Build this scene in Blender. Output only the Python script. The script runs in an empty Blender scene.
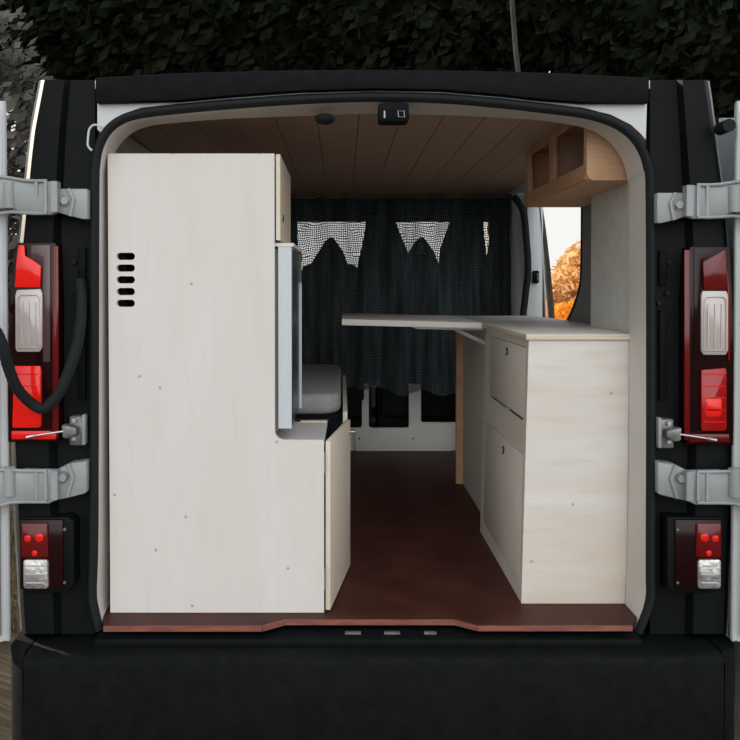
import bpy, bmesh, math, random
from mathutils import Vector, Matrix
from mathutils.geometry import tessellate_polygon
from math import sin, cos, pi, radians as R

random.seed(7)
scn = bpy.context.scene
COL = scn.collection

# ------------------------------------------------------------------ camera
F = 889.0; CAMY = -2.28; CAMZ = 0.84; TILT = R(1.3); OX = 342.0; HOR = 288.0
OY = HOR + F * math.tan(TILT)

def W(px, py, y):
    cx = (px - OX) / F; cy = (OY - py) / F
    dy = cos(TILT) + cy * sin(TILT); dz = -sin(TILT) + cy * cos(TILT)
    t = (y - CAMY) / dy
    return Vector((cx * t, y, CAMZ + dz * t))

def X(px, py, y): return W(px, py, y).x
def Z(px, py, y): return W(px, py, y).z

cam = bpy.data.cameras.new('camera'); cam.sensor_width = 36; cam.lens = F * 36 / 740
cam.shift_x = (370 - OX) / 740; cam.shift_y = (OY - 370) / 740
cam.clip_start = .05; cam.clip_end = 300
co = bpy.data.objects.new('camera', cam); COL.objects.link(co)
co.location = (0, CAMY, CAMZ); co.rotation_euler = (R(90) - TILT, 0, 0)
scn.camera = co

# ------------------------------------------------------------------ materials
def mat(name, col, rough=.6, metal=0, spec=.5, **k):
    m = bpy.data.materials.new(name); m.use_nodes = True
    b = m.node_tree.nodes['Principled BSDF']
    b.inputs['Base Color'].default_value = (*col, 1); b.inputs['Roughness'].default_value = rough
    b.inputs['Metallic'].default_value = metal; b.inputs['Specular IOR Level'].default_value = spec
    for a, v in k.items(): b.inputs[a.replace('_', ' ')].default_value = v
    return m

def noisy(name, c1, c2, scale=(1, 1, 1), nscale=4, rough=.6, bump=0, spec=.5, detail=5, lo=.35, hi=.65, metal=0, dist=0, coat=0):
    m = mat(name, c1, rough, metal, spec); nt = m.node_tree; N = nt.nodes; L = nt.links
    tc = N.new('ShaderNodeTexCoord'); mp = N.new('ShaderNodeMapping'); mp.inputs['Scale'].default_value = scale
    no = N.new('ShaderNodeTexNoise'); no.inputs['Scale'].default_value = nscale; no.inputs['Detail'].default_value = detail
    no.inputs['Distortion'].default_value = dist
    cr = N.new('ShaderNodeValToRGB'); cr.color_ramp.elements[0].position = lo; cr.color_ramp.elements[1].position = hi
    cr.color_ramp.elements[0].color = (*c1, 1); cr.color_ramp.elements[1].color = (*c2, 1)
    L.new(tc.outputs['Object'], mp.inputs['Vector']); L.new(mp.outputs[0], no.inputs['Vector'])
    L.new(no.outputs['Fac'], cr.inputs['Fac']); L.new(cr.outputs[0], N['Principled BSDF'].inputs['Base Color'])
    if bump:
        bp = N.new('ShaderNodeBump'); bp.inputs['Strength'].default_value = bump; bp.inputs['Distance'].default_value = .01
        L.new(no.outputs['Fac'], bp.inputs['Height']); L.new(bp.outputs[0], N['Principled BSDF'].inputs['Normal'])
    if coat: N['Principled BSDF'].inputs['Coat Weight'].default_value = coat
    return m

def plywood(name, c1, c2, c3, scale, knots=True, rough=.62):
    """pale wood: long grain, broad colour bands and a few small knots"""
    m = mat(name, c1, rough, 0, .3); nt = m.node_tree; N = nt.nodes; L = nt.links
    tc = N.new('ShaderNodeTexCoord'); mp = N.new('ShaderNodeMapping'); mp.inputs['Scale'].default_value = scale
    L.new(tc.outputs['Object'], mp.inputs['Vector'])
    broad = N.new('ShaderNodeTexNoise'); broad.inputs['Scale'].default_value = 1.0; broad.inputs['Detail'].default_value = 3
    broad.inputs['Distortion'].default_value = .6
    fine = N.new('ShaderNodeTexNoise'); fine.inputs['Scale'].default_value = 9; fine.inputs['Detail'].default_value = 6
    for n in (broad, fine): L.new(mp.outputs[0], n.inputs['Vector'])
    r1 = N.new('ShaderNodeValToRGB'); r1.color_ramp.elements[0].position = .36; r1.color_ramp.elements[1].position = .62
    r1.color_ramp.elements[0].color = (*c1, 1); r1.color_ramp.elements[1].color = (*c2, 1)
    L.new(broad.outputs['Fac'], r1.inputs['Fac'])
    r2 = N.new('ShaderNodeValToRGB'); r2.color_ramp.elements[0].position = .5; r2.color_ramp.elements[1].position = .78
    r2.color_ramp.elements[0].color = (0, 0, 0, 1); r2.color_ramp.elements[1].color = (.55, .55, .55, 1)
    L.new(fine.outputs['Fac'], r2.inputs['Fac'])
    mx = N.new('ShaderNodeMix'); mx.data_type = 'RGBA'
    L.new(r2.outputs[0], mx.inputs['Factor']); L.new(r1.outputs[0], mx.inputs['A']); mx.inputs['B'].default_value = (*c3, 1)
    out = mx.outputs['Result']
    if knots:
        vo = N.new('ShaderNodeTexVoronoi'); vo.inputs['Scale'].default_value = 5.5
        vo.voronoi_dimensions = '2D'; vo.inputs['Scale'].default_value = 4.2
        sx = N.new('ShaderNodeSeparateXYZ'); cb = N.new('ShaderNodeCombineXYZ'); L.new(tc.outputs['Object'], sx.inputs[0])
        L.new(sx.outputs['X'], cb.inputs[0]); L.new(sx.outputs['Z'], cb.inputs[1]); L.new(cb.outputs[0], vo.inputs['Vector'])
        r3 = N.new('ShaderNodeValToRGB'); r3.color_ramp.elements[0].position = .006; r3.color_ramp.elements[1].position = .022
        r3.color_ramp.elements[0].color = (.75, .75, .75, 1); r3.color_ramp.elements[1].color = (0, 0, 0, 1)
        L.new(vo.outputs['Distance'], r3.inputs['Fac'])
        m2 = N.new('ShaderNodeMix'); m2.data_type = 'RGBA'
        L.new(r3.outputs[0], m2.inputs['Factor']); L.new(out, m2.inputs['A']); m2.inputs['B'].default_value = (.30, .22, .15, 1)
        out = m2.outputs['Result']
    L.new(out, N['Principled BSDF'].inputs['Base Color'])
    return m

def leafy(name, c1, c2, trans=.45):
    m = bpy.data.materials.new(name); m.use_nodes = True; nt = m.node_tree; N = nt.nodes; L = nt.links
    N.remove(N['Principled BSDF'])
    tc = N.new('ShaderNodeTexCoord'); no = N.new('ShaderNodeTexNoise'); no.inputs['Scale'].default_value = 3.5
    cr = N.new('ShaderNodeValToRGB'); cr.color_ramp.elements[0].position = .35; cr.color_ramp.elements[1].position = .65
    cr.color_ramp.elements[0].color = (*c1, 1); cr.color_ramp.elements[1].color = (*c2, 1)
    L.new(tc.outputs['Object'], no.inputs['Vector']); L.new(no.outputs['Fac'], cr.inputs['Fac'])
    d = N.new('ShaderNodeBsdfDiffuse'); t = N.new('ShaderNodeBsdfTranslucent'); mx = N.new('ShaderNodeMixShader')
    mx.inputs[0].default_value = trans
    L.new(cr.outputs[0], d.inputs['Color']); L.new(cr.outputs[0], t.inputs['Color'])
    L.new(d.outputs[0], mx.inputs[1]); L.new(t.outputs[0], mx.inputs[2])
    L.new(mx.outputs[0], N['Material Output'].inputs['Surface'])
    return m

def lens(name, col, trans=.5, gloss=.08):
    """thin tinted plastic: scatters light both ways under a clear gloss"""
    m = bpy.data.materials.new(name); m.use_nodes = True; nt = m.node_tree; N = nt.nodes; L = nt.links
    N.remove(N['Principled BSDF'])
    d = N.new('ShaderNodeBsdfDiffuse'); t = N.new('ShaderNodeBsdfTranslucent'); g = N.new('ShaderNodeBsdfGlossy')
    d.inputs['Color'].default_value = (*col, 1); t.inputs['Color'].default_value = (*col, 1)
    g.inputs['Roughness'].default_value = .12
    a = N.new('ShaderNodeMixShader'); a.inputs[0].default_value = trans
    b = N.new('ShaderNodeMixShader'); b.inputs[0].default_value = gloss
    L.new(d.outputs[0], a.inputs[1]); L.new(t.outputs[0], a.inputs[2])
    L.new(a.outputs[0], b.inputs[1]); L.new(g.outputs[0], b.inputs[2])
    L.new(b.outputs[0], N['Material Output'].inputs['Surface'])
    return m

def gauze(name, col, fx=420, fz=420, open_=.5):
    """loose woven black net: threads of cloth with real gaps between them"""
    m = mat(name, col, .9, 0, .15); nt = m.node_tree; N = nt.nodes; L = nt.links
    b = N['Principled BSDF']
    tc = N.new('ShaderNodeTexCoord')
    ops = []
    for d, f, ph in (('X', fx, 9), ('Z', fz, 11)):
        w = N.new('ShaderNodeTexWave'); w.wave_type = 'BANDS'; w.bands_direction = d
        w.inputs['Scale'].default_value = f; w.inputs['Distortion'].default_value = ph
        w.inputs['Detail'].default_value = 2; w.inputs['Detail Scale'].default_value = .5
        L.new(tc.outputs['Object'], w.inputs['Vector'])
        r = N.new('ShaderNodeValToRGB'); r.color_ramp.elements[0].position = .22; r.color_ramp.elements[1].position = .42
        L.new(w.outputs['Fac'], r.inputs['Fac']); ops.append(r)
    mu = N.new('ShaderNodeMath'); mu.operation = 'MULTIPLY'
    L.new(ops[0].outputs[0], mu.inputs[0]); L.new(ops[1].outputs[0], mu.inputs[1])
    no = N.new('ShaderNodeTexNoise'); no.inputs['Scale'].default_value = 7; no.inputs['Detail'].default_value = 3
    mp = N.new('ShaderNodeMapping'); mp.inputs['Scale'].default_value = (2.2, 1, .5)
    L.new(tc.outputs['Object'], mp.inputs[0]); L.new(mp.outputs[0], no.inputs['Vector'])
    r = N.new('ShaderNodeMapRange'); r.inputs['From Min'].default_value = .3; r.inputs['From Max'].default_value = .6
    r.inputs['To Min'].default_value = open_ * .55; r.inputs['To Max'].default_value = open_
    L.new(no.outputs['Fac'], r.inputs['Value'])
    m2 = N.new('ShaderNodeMath'); m2.operation = 'MULTIPLY'
    L.new(mu.outputs[0], m2.inputs[0]); L.new(r.outputs[0], m2.inputs[1])
    al = N.new('ShaderNodeMath'); al.operation = 'SUBTRACT'; al.inputs[0].default_value = 1
    L.new(m2.outputs[0], al.inputs[1]); L.new(al.outputs[0], b.inputs['Alpha'])
    n2 = N.new('ShaderNodeTexNoise'); n2.inputs['Scale'].default_value = 6; n2.inputs['Detail'].default_value = 6
    mp2 = N.new('ShaderNodeMapping'); mp2.inputs['Scale'].default_value = (6, 1, .6)
    L.new(tc.outputs['Object'], mp2.inputs[0]); L.new(mp2.outputs[0], n2.inputs['Vector'])
    cr = N.new('ShaderNodeValToRGB'); cr.color_ramp.elements[0].position = .35; cr.color_ramp.elements[1].position = .72
    cr.color_ramp.elements[0].color = (*[c * .75 for c in col], 1); cr.color_ramp.elements[1].color = (*[c * 2.0 for c in col], 1)
    L.new(n2.outputs['Fac'], cr.inputs['Fac']); L.new(cr.outputs[0], b.inputs['Base Color'])
    return m

M = {}
M['ply_v'] = plywood('pale plywood upright grain', (.755, .71, .66), (.79, .765, .735), (.73, .675, .61), (5, 5, .8))
M['ply_h'] = plywood('pale plywood level grain', (.70, .61, .51), (.80, .785, .75), (.66, .57, .47), (.7, .7, 5))
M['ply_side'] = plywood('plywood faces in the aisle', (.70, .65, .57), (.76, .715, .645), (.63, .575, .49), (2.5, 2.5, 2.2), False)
M['ply_warm'] = plywood('warm plywood door face', (.74, .64, .51), (.79, .71, .60), (.66, .55, .42), (2.5, 2.5, 2.2), False)
M['ply_edge'] = noisy('plywood cut edge', (.66, .53, .38), (.78, .68, .54), (1, 1, 120), 1.6, .6)
M['ply_top'] = noisy('grey worktop face', (.70, .685, .655), (.78, .765, .735), (3, 3, 3), 2.2, .45)
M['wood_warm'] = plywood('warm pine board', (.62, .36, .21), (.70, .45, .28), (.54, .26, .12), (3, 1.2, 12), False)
M['wood_ceiling'] = plywood('shaded brown boards', (.46, .31, .23), (.50, .35, .265), (.40, .265, .195), (6, .8, 6), False, .55)  # shade under the roof partly put into the brown
M['wood_floor'] = noisy('dark red brown coated floor', (.052, .0165, .0120), (.088, .028, .020), (1, 1, 1), 7, .5, .05, .15)
M['floor_edge'] = noisy('reddened floor edge', (.20, .06, .04), (.30, .11, .075), (5, 1, 40), 3, .6)  # plywood edge strip, stronger light at the opening put into its red
M['white'] = noisy('white van paint', (.58, .605, .615), (.64, .66, .67), (1, 1, 1), 3, .32, 0, .5)
M['hinge'] = noisy('grey painted steel', (.29, .31, .315), (.36, .38, .385), (1, 1, 1), 9, .42, 0, .5)
M['flange'] = noisy('pale painted door flange', (.66, .62, .57), (.72, .68, .64), (1, 1, 1), 5, .5)  # body paint, with a beige tint imitating reflected light
M['black'] = noisy('black plastic', (.0042, .0055, .0062), (.007, .0085, .0095), (1, 1, 1), 30, .65, .05, .1)
M['gloss'] = noisy('black pillar paint', (.0045, .0062, .007), (.0068, .0085, .0095), (1, 1, 1), 6, .55, 0, .12)
M['rubber'] = mat('black rubber', (.012, .015, .016), .75, 0, .25)
M['dark'] = mat('plain near black', (.008, .009, .010), .9, 0, .1)
M['lining'] = noisy('grey green lining cloth', (.58, .575, .53), (.64, .635, .585), (1, 1, 1), 18, .9, .08, .15)
M['bulkhead'] = noisy('warm white bulkhead paint', (.74, .73, .68), (.80, .79, .74), (1, 1, 1), 5, .5)
M['jamb'] = mat('grey jamb', (.26, .265, .26), .7)
M['cushion'] = noisy('grey cushion cloth', (.30, .31, .305), (.345, .355, .35), (1, 1, 1), 40, .9, .1, .1)
M['fridge'] = mat('pale silver enamel', (.62, .66, .70), .3, 0, .5)
M['fridge_dark'] = mat('dark fridge door face', (.035, .038, .040), .25, 0, .5)
M['steel'] = mat('bright steel', (.55, .55, .54), .35, 1.0)
M['steel_dull'] = noisy('dull zinc plate', (.16, .165, .16), (.32, .32, .31), (1, 1, 1), 45, .5, 0, .5, metal=.6)
M['lock'] = mat('black lock ring', (.03, .03, .03), .4)
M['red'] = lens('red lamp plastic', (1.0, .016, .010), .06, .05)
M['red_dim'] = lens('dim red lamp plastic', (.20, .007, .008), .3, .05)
M['red_mid'] = lens('shaded red lamp plastic', (.42, .008, .008), .1, .05)  # darker copy of the red lens, lack of sun glow put into the colour
M['smoke'] = lens('smoked grey red plastic', (.13, .07, .075), .25, .06)
M['smoke_dark'] = lens('dark red smoked plastic', (.020, .004, .005), .2, .025)
M['clear'] = lens('clear lamp plastic', (.58, .51, .49), .08, .12)
M['chrome'] = noisy('silver lamp reflector', (.38, .38, .38), (.80, .80, .79), (1, .4, 1), 45, .3, .3, .5, metal=.7)
M['gauze'] = gauze('black net curtain', (.050, .064, .070), 34, 27, 1.0)
M['drape'] = noisy('thick black cloth', (.010, .012, .013), (.016, .019, .020), (8, 1, 1), 4, .9)
M['seat'] = noisy('charcoal seat cloth', (.02, .022, .024), (.035, .037, .04), (1, 1, 1), 30, .9)
M['seat_tan'] = mat('tan seat top', (.33, .22, .16), .8)
M['glass'] = bpy.data.materials.new('window glass')
M['glass'].use_nodes = True
_b = M['glass'].node_tree.nodes['Principled BSDF']
_b.inputs['Transmission Weight'].default_value = 1; _b.inputs['Roughness'].default_value = 0; _b.inputs['IOR'].default_value = 1.02
M['leaf_dark'] = leafy('dark pine leaf', (.010, .014, .009), (.022, .028, .018), .2)
M['leaf_gold'] = leafy('golden leaf', (.80, .50, .20), (.88, .68, .42), .5)
M['leaf_orange'] = leafy('orange leaf', (.90, .38, .03), (.95, .55, .12), .5)
M['leaf_grey'] = leafy('grey green leaf', (.05, .05, .042), (.16, .155, .14), .15)
M['bark'] = noisy('grey bark', (.018, .016, .015), (.05, .046, .044), (6, 6, 1.5), 5, .9, .4)
M['soil'] = noisy('dry soil', (.05, .04, .028), (.11, .085, .055), (1, 1, 1), 2.5, .95)
M['straw'] = leafy('dry grass blade', (.07, .055, .036), (.15, .115, .07), .3)
M['tyre'] = mat('tyre rubber', (.012, .012, .012), .8)

# ------------------------------------------------------------------ mesh helpers
def finish(name, bm, m, parent=None, smooth=35, recalc=True):
    if recalc: bmesh.ops.recalc_face_normals(bm, faces=bm.faces)
    me = bpy.data.meshes.new(name); bm.to_mesh(me); bm.free()
    me.materials.append(M[m] if isinstance(m, str) else m)
    if smooth:
        for p in me.polygons: p.use_smooth = True
        me.set_sharp_from_angle(angle=R(smooth))
    o = bpy.data.objects.new(name, me); COL.objects.link(o)
    if parent is not None:
        o.parent = parent
        o.matrix_parent_inverse = Matrix.Translation(-world_loc(parent))
    return o

def world_loc(o):
    # every object here is only translated
    v = Vector(o.location)
    if o.type == 'MESH' and o.parent: return Vector((0, 0, 0))
    return v

def tag(o, label, cat, group=None, kind=None):
    o['label'] = label; o['category'] = cat
    if group: o['group'] = group
    if kind: o['kind'] = kind
    return o

def thing(name, label, cat, loc, group=None):
    o = bpy.data.objects.new(name, None); COL.objects.link(o); o.location = loc; o.empty_display_size = .05
    return tag(o, label, cat, group)

def structure(o): o['kind'] = 'structure'; return o

def bevel_bm(bm, w, seg=2, ang=30):
    if w <= 0: return
    es = [e for e in bm.edges if len(e.link_faces) == 2 and e.calc_face_angle(0) > R(ang)]
    bmesh.ops.bevel(bm, geom=es, offset=w, segments=seg, affect='EDGES', profile=.5, clamp_overlap=True)

def box(x0, x1, y0, y1, z0, z1, bev=0, seg=2, bm=None):
    b = bmesh.new()
    vs = [b.verts.new((x, y, z)) for x in (x0, x1) for y in (y0, y1) for z in (z0, z1)]
    for f in ((0, 1, 3, 2), (4, 6, 7, 5), (0, 4, 5, 1), (2, 3, 7, 6), (0, 2, 6, 4), (1, 5, 7, 3)):
        b.faces.new([vs[i] for i in f])
    bevel_bm(b, bev, seg)
    return join(bm, b)

def join(dst, src):
    if dst is None: return src
    me = bpy.data.meshes.new('tmp'); src.to_mesh(me); src.free(); dst.from_mesh(me); bpy.data.meshes.remove(me)
    return dst

def plate(outer, a0, a1, plane='xz', holes=(), bev=0, bm=None, seg=2):
    """flat board of any outline, with holes, extruded from a0 to a1 along the third axis"""
    mp = {'xz': lambda u, v, a: (u, a, v), 'xy': lambda u, v, a: (u, v, a), 'yz': lambda u, v, a: (a, u, v)}[plane]
    b = bmesh.new()
    loops = [list(outer)] + [list(h) for h in holes]
    A = [[b.verts.new(mp(u, v, a0)) for u, v in lp] for lp in loops]
    B = [[b.verts.new(mp(u, v, a1)) for u, v in lp] for lp in loops]
    if not holes:
        b.faces.new(A[0]); b.faces.new(list(reversed(B[0])))
    else:
        tris = tessellate_polygon([[Vector((u, v, 0)) for u, v in lp] for lp in loops])
        fa = [v for l in A for v in l]; fb = [v for l in B for v in l]
        for t in tris:
            try: b.faces.new([fa[i] for i in t]); b.faces.new([fb[i] for i in reversed(t)])
            except ValueError: pass
    for la, lb in zip(A, B):
        n = len(la)
        for i in range(n):
            j = (i + 1) % n
            b.faces.new((la[i], la[j], lb[j], lb[i]))
    bmesh.ops.recalc_face_normals(b, faces=b.faces)
    if not holes: bevel_bm(b, bev, seg)
    return join(bm, b)

def rrect(x0, x1, z0, z1, r, n=5):
    r = min(r, abs(x1 - x0) / 2, abs(z1 - z0) / 2)
    pts = []
    for cx, cz, a in ((x1 - r, z1 - r, 0), (x0 + r, z1 - r, 90), (x0 + r, z0 + r, 180), (x1 - r, z0 + r, 270)):
        for i in range(n + 1):
            t = R(a + 90 * i / n); pts.append((cx + r * cos(t), cz + r * sin(t)))
    return pts

def tube(pts, r, n=8, bm=None, closed=False, rr=None):
    b = bmesh.new(); pts = [Vector(p) for p in pts]; rings = []
    up = Vector((0, 0, 1)); last = None
    for i, p in enumerate(pts):
        a = pts[i - 1] if i or closed else p; c = pts[(i + 1) % len(pts)] if i < len(pts) - 1 or closed else p
        t = (c - a).normalized()
        if last is None:
            ref = up if abs(t.z) < .9 else Vector((1, 0, 0)); u = t.cross(ref).normalized()
        else:
            u = (last - t * last.dot(t)).normalized()
        last = u; v = t.cross(u)
        k = rr[i] if rr else r
        rings.append([b.verts.new(p + (u * cos(2 * pi * j / n) + v * sin(2 * pi * j / n)) * k) for j in range(n)])
    m = len(rings)
    for i in range(m if closed else m - 1):
        A, B = rings[i], rings[(i + 1) % m]
        for j in range(n): b.faces.new((A[j], A[(j + 1) % n], B[(j + 1) % n], B[j]))
    if not closed: b.faces.new(list(reversed(rings[0]))); b.faces.new(rings[-1])
    return join(bm, b)

def spline(pts, n=6):
    pts = [Vector(p) for p in pts]; out = []
    for i in range(len(pts) - 1):
        p0 = pts[max(i - 1, 0)]; p1 = pts[i]; p2 = pts[i + 1]; p3 = pts[min(i + 2, len(pts) - 1)]
        for k in range(n):
            t = k / n
            out.append(.5 * ((2 * p1) + (p2 - p0) * t + (2 * p0 - 5 * p1 + 4 * p2 - p3) * t * t + (3 * p1 - p0 - 3 * p2 + p3) * t ** 3))
    out.append(pts[-1]); return out

def sheet(rows, thick=0, skip=None, bm=None, closed=False):
    """grid of points -> surface; thick pushes a second skin along the normals"""
    b = bmesh.new(); g = [[b.verts.new(p) for p in r] for r in rows]
    for i in range(len(g) - 1):
        for j in range(len(g[0]) - 1):
            if skip and skip(i, j): continue
            b.faces.new((g[i][j], g[i][j + 1], g[i + 1][j + 1], g[i + 1][j]))
    loose = [v for v in b.verts if not v.link_faces]
    bmesh.ops.delete(b, geom=loose, context='VERTS')
    bmesh.ops.recalc_face_normals(b, faces=b.faces)
    if thick: bmesh.ops.solidify(b, geom=b.faces[:], thickness=thick)
    return join(bm, b)

def cyl(p0, p1, r, n=16, bm=None, bev=0):
    b = tube([p0, p1], r, n)
    if bev: bevel_bm(b, bev, 2, 60)
    return join(bm, b)

def pxpoly(pts, y): return [(W(a, c, y).x, W(a, c, y).z) for a, c in pts]

# ================================================================== GROUND AND SKY
gm = bmesh.new()
n = 40
rows = [[(-60 + 120 * j / n, -30 + 130 * i / n, -.55 + .03 * sin(j * 1.7) * sin(i * 1.3)) for j in range(n + 1)] for i in range(n + 1)]
structure(finish('ground', sheet(rows), 'soil'))

def blades(spots, hmin, hmax, w, m, name):
    bm = bmesh.new()
    for x, y in spots:
        h = random.uniform(hmin, hmax); a = random.uniform(0, pi); l = random.uniform(-.4, .4) * h
        dx, dy = cos(a) * w, sin(a) * w; z = -.56
        v = [bm.verts.new(p) for p in ((x - dx, y - dy, z), (x + dx, y + dy, z), (x + dx * .6 + l * .4, y + dy * .6 + l * .3, z + h * .6), (x - dx * .6 + l * .4, y - dy * .6 + l * .3, z + h * .6), (x + l, y + l * .7, z + h))]
        bm.faces.new(v[:4]); bm.faces.new((v[3], v[2], v[4]))
    return finish(name, bm, m, smooth=0, recalc=False)

g = blades([(random.uniform(-3.6, -1.25), random.uniform(-.2, 7)) for _ in range(6000)], .1, .42, .006, 'straw', 'dry_grass')
tag(g, 'tangled dry brown grass growing on the ground left of the van', 'grass', kind='stuff')
g = blades([(random.uniform(2.2, 9), random.uniform(6, 15)) for _ in range(9000)], .3, 1.15, .012, 'leaf_orange', 'golden_grass')
tag(g, 'tall sunlit orange grass in the field beyond the side doorway', 'grass', kind='stuff')

def leaves(bm, c, r, n, s, inner=.55):
    for _ in range(n):
        while True:
            v = Vector((random.uniform(-1, 1), random.uniform(-1, 1), random.uniform(-1, 1)))
            if inner < v.length < 1: break
        p = Vector(c) + Vector((v.x * r[0], v.y * r[1], v.z * r[2]))
        a = Vector((random.gauss(0, 1), random.gauss(0, 1), random.gauss(0, 1))).normalized()
        u = a.orthogonal().normalized(); w = a.cross(u)
        k = s * random.uniform(.6, 1.3)
        q = [bm.verts.new(p + u * k * e + w * k * .55 * f) for e, f in ((-1, 0), (0, -.9), (1, 0), (0, .9))]
        bm.faces.new(q)

def blob(bm, c, r, s=.25):
    b = bmesh.new(); bmesh.ops.create_icosphere(b, subdivisions=3, radius=1)
    for v in b.verts:
        k = 1 + s * sin(v.co.x * 5 + c[0]) * sin(v.co.y * 6 + c[1]) * sin(v.co.z * 5)
        v.co = Vector(c) + Vector((v.co.x * r[0] * k, v.co.y * r[1] * k, v.co.z * r[2] * k))
    return join(bm, b)

def tree(name, label, x, y, zc, r, leaf, nl, s, trunk=None, group=None, cat='tree', core=True, tr=.16, inner=.55, puffs=None):
    t = thing(name, label, cat, (x, y, -.56), group)
    cr = bmesh.new()
    for (ox, oy, oz, k) in (puffs or [(0, 0, 0, 1)]):
        c = (x + ox, y + oy, zc + oz); rr = [q * k for q in r]
        if core: blob(cr, c, [q * .8 for q in rr])
        leaves(cr, c, rr, int(nl * k), s, inner)
    finish('crown', cr, leaf, t, smooth=0, recalc=False)
    pts = trunk or [(x, y, -.56), (x + random.uniform(-.1, .1), y, zc * .5), (x + random.uniform(-.1, .1), y, zc)]
    pts = spline(pts, 5)
    finish('trunk', tube(pts, tr, 10, rr=[tr * (1.15 - .6 * i / len(pts)) for i in range(len(pts))]), 'bark', t)
    return t

order = ['leftmost', 'second from left', 'third from left', 'fourth from left', 'fourth from right', 'third from right', 'second from right', 'rightmost']
for i in range(8):
    x = -7.6 + i * 2.1; y = 13.5 + (i % 2) * 1.3
    tree('forest_tree', order[i] + ' dark tree crown of the row rising behind the van roof', x, y, 6.15 + .2 * (i % 3), (1.75, 1.6, 2.35), 'leaf_dark', 5200, .17,
         group='dark trees rising behind the van roof', inner=.7)
tree('leaning_tree', 'slim grey leaning tree trunk seen through the side doorway', 1.93, 5.72, 4.9, (1.2, 1.2, 1.2), 'leaf_dark', 1800, .12,
     trunk=[(1.96, 5.72, -.56), (1.875, 5.72, .7), (1.765, 5.72, 1.65), (1.55, 5.72, 3.0), (1.45, 5.72, 4.9)], tr=.030)
tree('golden_tree', 'large golden leafed tree lit by the sun beyond the side doorway', 5.05, 15.0, .75, (1.2, 1.1, 1.25), 'leaf_gold', 5200, .10,
     cat='tree', tr=.1, inner=.5, core=False, puffs=[(.15, 0, -.05, 1), (-.85, .1, -.62, .6), (.9, .2, .3, .95)])
tree('golden_shrub', 'low orange shrub lit by the sun in front of the golden tree', 4.0, 13.0, -.02, (.85, .7, .62), 'leaf_orange', 3200, .08,
     cat='shrub', tr=.04, inner=.3, core=False)
tree('leafy_tree', 'grey green leafy tree beside the left flank of the van', -2.95, 4.2, 1.55, (.85, .7, 1.5), 'leaf_grey', 2600, .055,
     trunk=[(-2.75, 4.2, -.56), (-2.58, 4.2, .5), (-2.47, 4.2, 1.3), (-2.56, 4.2, 2.2), (-2.5, 4.2, 3.0)], tr=.06, core=False, inner=.0, puffs=[(0, 0, 0, 1), (0, .5, .2, 1), (.1, .9, -.3, 1)])
tree('leafy_shrub', 'low brownish shrub at the foot of the grey green tree', -3.6, 6.5, .35, (1.1, .8, 1.0), 'leaf_grey', 2600, .06,
     cat='shrub', tr=.03, core=False, inner=.1)

# ================================================================== VAN BODY
van = thing('camper_van', 'white van with black rear pillars and both back doors open around plywood furniture', 'van', (.078, 1.5, -.55))

# contours in the rear plane (traced heights, built at their own depth)
seal_in = [(104, 628), (99, 608), (97, 590), (98.5, 540), (99, 400), (99.5, 200), (100.5, 165), (104, 147), (112, 133), (124, 124), (142, 118.5), (180, 114), (230, 109.5),
           (300, 104.5), (372, 102), (440, 103.5), (500, 108.5), (540, 113), (580, 118), (606, 125), (624, 135), (636, 149), (643, 168), (645.5, 200), (646, 400), (645.5, 560), (645, 600), (634, 630)]
flange_in = [(111, 617), (109, 604), (108, 590), (108, 540), (107.5, 400), (107, 200), (108, 172), (113, 155), (121, 142), (134, 131), (152, 125), (184, 121.5), (232, 118),
             (300, 115.5), (372, 113), (440, 114.5), (500, 117), (540, 120), (578, 125.5), (600, 134), (615, 147), (624, 162), (628.5, 180), (630, 206), (630, 400), (628, 560), (626.5, 590), (626, 617)]
YS = -.045
sp_in = spline([W(a, b, YS) for a, b in seal_in], 4)
sp_fl = spline([W(a, b, .055) for a, b in flange_in], 4)
cx_ = W(372, 360, YS)
# flange: from the seal inwards to the lining
rows = [sp_in, [a.lerp(b, .35) + Vector((0, .0, 0)) for a, b in zip(sp_in, sp_fl)], sp_fl, [p + Vector((0, .008, 0)) for p in sp_fl]]
finish('door_flange', sheet(rows), 'flange', van)
# rubber seal
def outw(pts, k):
    out = []
    for i, p in enumerate(pts):
        a = pts[max(i - 1, 0)]; c = pts[min(i + 1, len(pts) - 1)]
        t = (c - a).normalized(); nrm = Vector((-t.z, 0, t.x))
        if nrm.dot(p - cx_) < 0: nrm = -nrm
        out.append(p + nrm * k)
    return out
s_out = outw(sp_in, .024)
mid = [Vector((a.x * .5 + b.x * .5, YS - .016, a.z * .5 + b.z * .5)) for a, b in zip(sp_in, s_out)]
q1 = [a.lerp(m_, .55) + Vector((0, -.006, 0)) for a, m_ in zip(sp_in, mid)]
q2 = [a.lerp(m_, .55) + Vector((0, -.006, 0)) for a, m_ in zip(s_out, mid)]
finish('weather_seal', sheet([sp_in, q1, mid, q2, s_out, [p + Vector((0, .035, 0)) for p in s_out]]), 'rubber', van, 60)

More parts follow.
